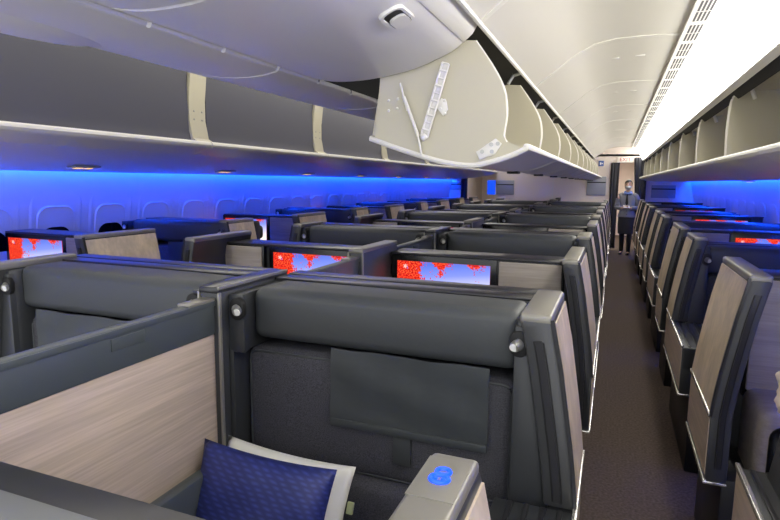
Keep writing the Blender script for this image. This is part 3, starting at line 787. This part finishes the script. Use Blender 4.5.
wp = pillow('pillow', 'white_cloth', .485, .38, .09, (-.952, 1.44, .56), (math.radians(-20), math.radians(2), math.radians(0)), 'white cotton pillow tucked behind the navy pillow')
bm = bmesh.new(); bx(bm, .236, .256, -.006, .006, .05, .085, .001); obj('care_tag', bm, mat('tag_green', (170, 176, 130), .8), wp)

# fleece on the right window seat
bm = bmesh.new()
t = bmesh.new(); bmesh.ops.create_icosphere(t, subdivisions=5, radius=1)
for v in t.verts:
    c = v.co.copy()
    f = 1+.10*math.sin(c.x*9+c.y*7)*math.sin(c.z*8)+.05*math.sin(c.x*23+1)*math.sin(c.y*21)*math.sin(c.z*25)
    sgn = lambda a: (1 if a > 0 else -1)*abs(a)**.7
    v.co = Vector((sgn(c.x)*.11, sgn(c.y)*.16, sgn(c.z)*.10))*f
merge(bm, t)
fl = obj('fleece_blanket', bm, 'cream', smooth=3); fl.location = (.605, 1.90, 1.005); tag(fl, 'crumpled cream fleece blanket at the right edge beside the window suite', 'blanket')

# ------------------------------------------------------------------ front bulkhead and doorway
def bw(name, x0, x1, z0, z1, m='bulk', y0=YB, y1=YB+.08): return sbox(name, m, x0, x1, y0, y1, z0, z1)
bw('wall_front_center', -2.9, -.10, 0, 2.6)
bw('wall_front_right', .50, 1.95, 0, 2.6)
bw('wall_front_left', -4.4, -3.74, 0, 2.6)
bw('wall_front_over_right_doorway', -.10, .50, 2.12, 2.6)
bw('wall_front_over_left_doorway', -3.74, -2.9, 2.05, 2.6)
# galley passage beyond
sbox('wall_galley', 'bulk', -4.4, 1.95, 19.0, 19.1, 0, 2.6)
sbox('wall_galley_right', 'bulk', .62, .70, YB+.08, 19, 0, 2.6); sbox('wall_galley_inner', 'bulk', -.40, -.32, YB+.9, 19, 0, 2.6)
sbox('wall_galley_left', 'bulk', -4.3, -4.2, YB+.08, 19, 0, 2.6)
sbox('ceiling_galley', 'ceil', -4.4, 1.95, YB, 19.1, 2.25, 2.3)
o = box('galley_light', 'light', -.2, .5, 15.2, 17.6, 2.23, 2.248); tag(o, 'square ceiling light glowing beyond the curtained doorway', 'ceiling light')
o = box('galley_light', 'light_l', -3.6, -2.9, 15.4, 17.0, 2.23, 2.248); tag(o, 'ceiling light beyond the doorway of the left aisle', 'ceiling light')
# dark monitor beyond left doorway and blue-lit panel
o = box('lit_monitor', mat('blue_panel', (40, 90, 220), .4, emit=((20, 80, 255), .8)), -3.22, -2.92, 15.2, 15.23, 1.28, 1.66, .01); tag(o, 'blue lit monitor seen through the left aisle doorway', 'monitor')
# bulkhead seam and document panels
sbox('trim_bulkhead_seam', 'bin_grey', -1.47, -1.455, YB-.006, YB, 1.1, 2.2)
def docpanel(x0, x1, z0, z1, label):
    r = thing('literature_panel', label, 'wall panel', ((x0+x1)/2, YB, z0), 'grey panels on the bulkhead')
    w = (x1-x0)/2; h = z1-z0
    box('panel', 'bulkpanel', -w, w, -.03, 0, 0, h, .008, r); box('slot', 'slot', -w+.01, w-.01, -.033, -.028, h*.66, h*.66+.025, 0, r)
docpanel(-2.87, -2.42, 1.30, 1.66, 'grey slotted panel on the beige bulkhead, left end of the centre wall')
docpanel(-.66, -.22, 1.32, 1.77, 'grey slotted panel on the beige bulkhead beside the doorway')
docpanel(-4.12, -3.78, 1.40, 1.60, 'grey panel on the bulkhead ahead of the left window seats')
docpanel(.78, 1.30, 1.28, 1.58, 'grey panel on the bulkhead ahead of the right window seats')
r = thing('pictogram_sign', 'small blue square sign on the bulkhead left of the doorway', 'sign', (-.36, YB, 2.02))
box('plate', 'blue_sign', -.06, .06, -.01, 0, 0, .13, .003, r); box('symbol', 'sign_white', -.03, .0, -.013, -.008, .03, .09, 0, r); box('symbol', 'sign_white', .01, .035, -.013, -.008, .05, .075, 0, r)
# EXIT sign above the doorway
r = thing('exit_sign', 'white lit exit sign with red letters above the doorway', 'sign', (.17, YB-.03, 2.10))
box('sign_box', 'sign_white', -.17, .17, -.03, .03, 0, .14, .006, r)
def text(s, size, m, parent, loc, rot, ext=.002):
    cu = bpy.data.curves.new('lettering', 'FONT'); cu.body = s; cu.size = size; cu.extrude = ext; cu.align_x = 'CENTER'; cu.align_y = 'CENTER'
    t = bpy.data.objects.new('lettering', cu); COL.objects.link(t); t.parent = parent; t.location = loc; t.rotation_euler = rot
    cu.materials.append(M[m])
    dg = bpy.context.evaluated_depsgraph_get(); dg.update()
    me = bpy.data.meshes.new_from_object(t.evaluated_get(dg)); bpy.data.objects.remove(t)
    o = bpy.data.objects.new('lettering', me); COL.objects.link(o); o.parent = parent; o.location = loc; o.rotation_euler = rot
    return o
text('EXIT', .12, 'sign_red', r, (0, -.033, .07), (PI/2, 0, 0))

def curtain(label, x0, x1, z1, y, folds, flare=0):
    n = folds*8; bm = bmesh.new(); rows = []
    for j in range(9):
        z = .05+(z1-.05)*j/8; row = []
        for s in (0, 1):
            rr_ = []
            for i in range(n+1):
                q = i/n; tie = 1-flare*(1-abs(j/8-.0)**1.2)
                x = x0+(x1-x0)*(q if flare == 0 else (1-(1-q)*tie))
                rr_.append(bm.verts.new((x, y+.03*math.sin(q*folds*2*PI)+(.006 if s else 0)+.004*j*math.sin(i), z)))
            row.append(rr_)
        rows.append(row)
    for s in (0, 1):
        for a, b in zip(rows, rows[1:]):
            for i in range(n): bm.faces.new((a[s][i], a[s][i+1], b[s][i+1], b[s][i]))
    for a, b in zip(rows, rows[1:]):
        for i in (0, n): bm.faces.new((a[0][i], a[1][i], b[1][i], b[0][i]))
    bmesh.ops.recalc_face_normals(bm, faces=bm.faces)
    o = obj('curtain', bm, 'curtain', smooth=3); tag(o, label, 'curtain', 'slate curtains at the front doorways'); return o
curtain('slate grey curtain gathered at the left side of the right aisle doorway', -.13, .06, 2.10, YB-.07, 3)
curtain('slate grey curtain bunched at the right side of the right aisle doorway', .36, .66, 2.22, YB-.12, 4, .45)
curtain('slate grey curtain at the doorway of the left aisle', -3.80, -3.62, 2.0, YB-.07, 3)

# ------------------------------------------------------------------ cabin attendant
def skin_mesh(verts, edges, radii, sub=2):
    me = bpy.data.meshes.new('sk'); me.from_pydata(verts, edges, []); o = bpy.data.objects.new('sk', me); COL.objects.link(o)
    o.modifiers.new('s', 'SKIN'); sl = me.skin_vertices[0].data
    for i, r in enumerate(radii): sl[i].radius = (r, r) if not isinstance(r, tuple) else r
    sl[0].use_root = True
    sb = o.modifiers.new('u', 'SUBSURF'); sb.levels = sub; sb.render_levels = sub
    dg = bpy.context.evaluated_depsgraph_get(); dg.update()
    m2 = bpy.data.meshes.new_from_object(o.evaluated_get(dg)); bpy.data.objects.remove(o); return m2
def attendant(loc, rz):
    r = thing('person', 'person in grey jacket, dark skirt and white mask standing in the aisle', 'person', loc); r.rotation_euler = (0, 0, rz)
    # faces -y; hips at .86, shoulders 1.34
    V = [(0, .0, .88), (0, .0, 1.0), (0, .01, 1.14), (0, .01, 1.28), (0, .005, 1.37), (0, -.005, 1.44), (0, -.015, 1.50)]
    E = [(i, i+1) for i in range(6)]
    R = [(.13, .10), (.11, .085), (.115, .09), (.10, .08), (.06, .055), (.042, .042), (.042, .042)]
    def chain(start, pts, rad):
        prev = start
        for p, q in zip(pts, rad):
            V.append(p); R.append(q); E.append((prev, len(V)-1)); prev = len(V)-1
        return prev
    for s, dy in ((1, -.03), (-1, .03)):
        chain(0, [(s*.085, 0, .80), (s*.085, -.01+dy, .50), (s*.08, .005+dy, .30), (s*.078, .02+dy, .10), (s*.08, .01+dy, .055), (s*.085, -.12+dy, .025)], [.085, .06, .053, .034, .032, .028])
    hands = []
    for s in (1, -1):
        e = chain(3, [(s*.16, .01, 1.335), (s*.205, .02, 1.20), (s*.225, .01, 1.08), (s*.12, -.15, 1.06), (s*.05, -.19, 1.075)], [.042, .038, .034, .028, .022])
        hands.append(s)
    body = skin_mesh(V, E, R)
    bm = bmesh.new(); bm.from_mesh(body)
    # hands: palm and five separate fingers each, joined into the body mesh
    for s in (1, -1):
        w = Vector((s*.05, -.19, 1.075)); ax = Vector((-s*.82, -.35, .18)).normalized(); up = Vector((0, -.35, .94)).normalized(); sd = ax.cross(up).normalized()
        pv = [w, w+ax*.035, w+ax*.07]; pe = [(0, 1), (1, 2)]; pr = [(.020, .016), (.026, .014), (.026, .012)]
        for k, (off, ln) in enumerate(((-.024, .055), (-.008, .068), (.008, .072), (.024, .06))):
            b = w+ax*.068+up*off; i0 = len(pv)
            pv += [b, b+ax*ln*.45-sd*s*.006, b+ax*ln*.8-sd*s*.022]; pr += [.0085, .008, .0065]; pe += [(2, i0), (i0, i0+1), (i0+1, i0+2)]
        i0 = len(pv); pv += [w+ax*.02+up*.026, w+ax*.05+up*.046]; pr += [.010, .008]; pe += [(1, i0), (i0, i0+1)]
        hm = skin_mesh([tuple(p) for p in pv], pe, pr, 1); bm.from_mesh(hm)
    # head with face, turned a little to the side
    t = bmesh.new(); bmesh.ops.create_uvsphere(t, u_segments=24, v_segments=18, radius=1)
    for v in t.verts:
        x, y, z = v.co
        w = 1-.22*max(0, -z)**1.5
        yy = y*.098 - (.012*math.exp(-((x/.22)**2+((z+.05)/.2)**2)) if y < 0 else 0)
        v.co = Vector((x*.074*w, yy-.022, z*.108+1.575))
    merge(bm, t)
    for s in (1, -1): ell(bm, (s*.074, -.012, 1.57), (.009, .018, .028), 10, 8)
    prism(bm, [(-.128+.0, 1.585), (-.147, 1.555), (-.125, 1.548)], 'x', -.010, .010, .002)
    b = obj('body', bm, 'skin', r, smooth=3)
    # clothes
    def ringz(z, a, bb, cx=0, cy=0, n=24): return [(cx+a*math.cos(2*PI*i/n), cy+bb*math.sin(2*PI*i/n), z) for i in range(n)]
    bm = bmesh.new(); loft(bm, [ringz(.48, .165, .125), ringz(.50, .168, .13), ringz(.70, .182, .14), ringz(.86, .18, .135), ringz(1.0, .15, .115)]); obj('skirt', bm, 'skirt', r, smooth=2)
    bm = bmesh.new(); loft(bm, [ringz(.86, .198, .15), ringz(.88, .196, .15), ringz(.97, .168, .132), ringz(1.06, .152, .122), ringz(1.18, .168, .132, 0, .005), ringz(1.30, .178, .122, 0, .008), ringz(1.365, .15, .09, 0, .008), ringz(1.405, .075, .06, 0, .005)])
    for s in (1, -1):
        tube(bm, [(s*.10, .01, 1.35), (s*.16, .01, 1.33), (s*.195, .015, 1.26), (s*.21, .02, 1.19), (s*.228, .01, 1.08), (s*.222, -.01, 1.055)], .068, 12, .052)
        tube(bm, [(s*.228, .012, 1.075), (s*.17, -.085, 1.062), (s*.10, -.16, 1.066)], .052, 12, .042)
    jk = obj('jacket', bm, 'jacket', r, smooth=2)
    bm = bmesh.new()
    bm.free()
    for z in (1.10, 1.0, .92):
        bm = bmesh.new(); ell(bm, (.012, -.128-.01*(1 if z > 1.05 else 0)-.012*(z < .95), z), (.009, .006, .009), 10, 6); obj('button', bm, 'shell_black', jk)
    bm = bmesh.new(); prism(bm, [(-.012, 1.37), (.012, 1.37), (.03, 1.17), (0, 1.12), (-.03, 1.17)], 'y', -.15, -.118, .003); obj('necktie_tail', bm, 'skirt', jk)
    bm = bmesh.new()
    for i in range(14):
        a = 2*PI*i/14; ell(bm, (.062*math.cos(a), -.02+.058*math.sin(a), 1.415-.018*math.sin(a)*-1), (.032, .028, .026), 10, 8)
    ell(bm, (.05, -.095, 1.39), (.06, .028, .034)); ell(bm, (-.045, -.095, 1.385), (.05, .026, .03)); ell(bm, (.01, -.108, 1.385), (.022, .02, .022))
    obj('scarf', bm, 'scarf', r, smooth=3)
    bm = bmesh.new()
    for s, dy in ((1, -.03), (-1, .03)):
        tube(bm, [(s*.086, -.005+dy*.8, .62), (s*.085, -.01+dy, .50), (s*.0795, .005+dy, .30), (s*.078, .02+dy, .10), (s*.08, .012+dy, .06)], .068, 14, .037)
    obj('tights', bm, 'tights', r, smooth=2)
    for s, dy in ((1, -.03), (-1, .03)):
        bm = bmesh.new(); loft(bm, [[(s*.083+a*p[0], cy+dy, zc+p[1]*h) for p in rr(1, 1, .4, 4)] for cy, a, zc, h in ((.062, .05, .045, .09), (.03, .066, .042, .084), (-.03, .078, .036, .06), (-.10, .086, .03, .05), (-.155, .06, .024, .034), (-.175, .02, .02, .018))]); obj('shoe', bm, 'shoe', r, smooth=2)
    # hair, bun, mask, eyes
    bm = bmesh.new(); t = bmesh.new(); bmesh.ops.create_uvsphere(t, u_segments=24, v_segments=16, radius=1)
    for v in t.verts:
        x, y, z = v.co; v.co = Vector((x*.083, y*.112-.020, z*.106+1.592))
    bmesh.ops.delete(t, geom=[v for v in t.verts if (v.co.y < -.03 and v.co.z < 1.622+.35*v.co.x) or v.co.z < 1.50], context='VERTS')
    merge(bm, t); ell(bm, (0, .105, 1.60), (.045, .04, .045)); obj('hair', bm, 'hair', r, smooth=3)
    bm = bmesh.new(); t = bmesh.new(); bmesh.ops.create_uvsphere(t, u_segments=24, v_segments=16, radius=1)
    for v in t.verts:
        x, y, z = v.co; v.co = Vector((x*.072, y*.105-.030, z*.062+1.530))
    bmesh.ops.delete(t, geom=[v for v in t.verts if v.co.y > -.035], context='VERTS')
    merge(bm, t)
    for s in (1, -1): tube(bm, [(s*.066, -.05, 1.545), (s*.077, -.015, 1.565)], .002, 6)
    obj('face_mask', bm, 'mask', r, smooth=3)
    bm = bmesh.new()
    for s in (1, -1):
        ell(bm, (s*.028, -.108, 1.590), (.013, .007, .006), 12, 8); tube(bm, [(s*.014, -.112, 1.606), (s*.030, -.112, 1.611), (s*.044, -.104, 1.606)], .0028, 6)
    obj('eyes', bm, 'eye', r, smooth=3)
    return r
att = attendant((.27, 13.85, 0), math.radians(-8))
o = box('paper_slip', 'paper', -.07, .07, -.05, .05, -.004, .004, .002); o.location = (.25, 13.635, 1.10); o.rotation_euler = (.5, .1, .2)
tag(o, 'folded white paper slip held in the attendant\'s hands', 'paper')

# ------------------------------------------------------------------ camera (from the vanishing lines of the aisle)
f = 563.0; vx, vy, roll = 616.0, 183.0, .010
d = Vector((vx-390, -(vy-260), -f)); h = Vector((math.cos(roll), -math.sin(roll), 0))
n = d.cross(d+h); n = n.normalized()
if n.y < 0: n = -n
d.normalize(); X = d.cross(n)
Rm = Matrix((X, d, n))           # rows: world axes in camera space = camera-to-world rotation
cam = bpy.data.cameras.new('camera'); cam.sensor_width = 36; cam.lens = f/780*36; cam.clip_start = .02
co = bpy.data.objects.new('camera', cam); COL.objects.link(co)
co.matrix_world = Matrix.Translation((0, 0, 1.62)) @ Rm.to_4x4()
S.camera = co
w = bpy.data.worlds.new('world'); S.world = w; w.use_nodes = True
w.node_tree.nodes['Background'].inputs[0].default_value = (.95, .97, 1, 1); w.node_tree.nodes['Background'].inputs[1].default_value = 1.9  # bright world background, added as fill that enters through the open rear end
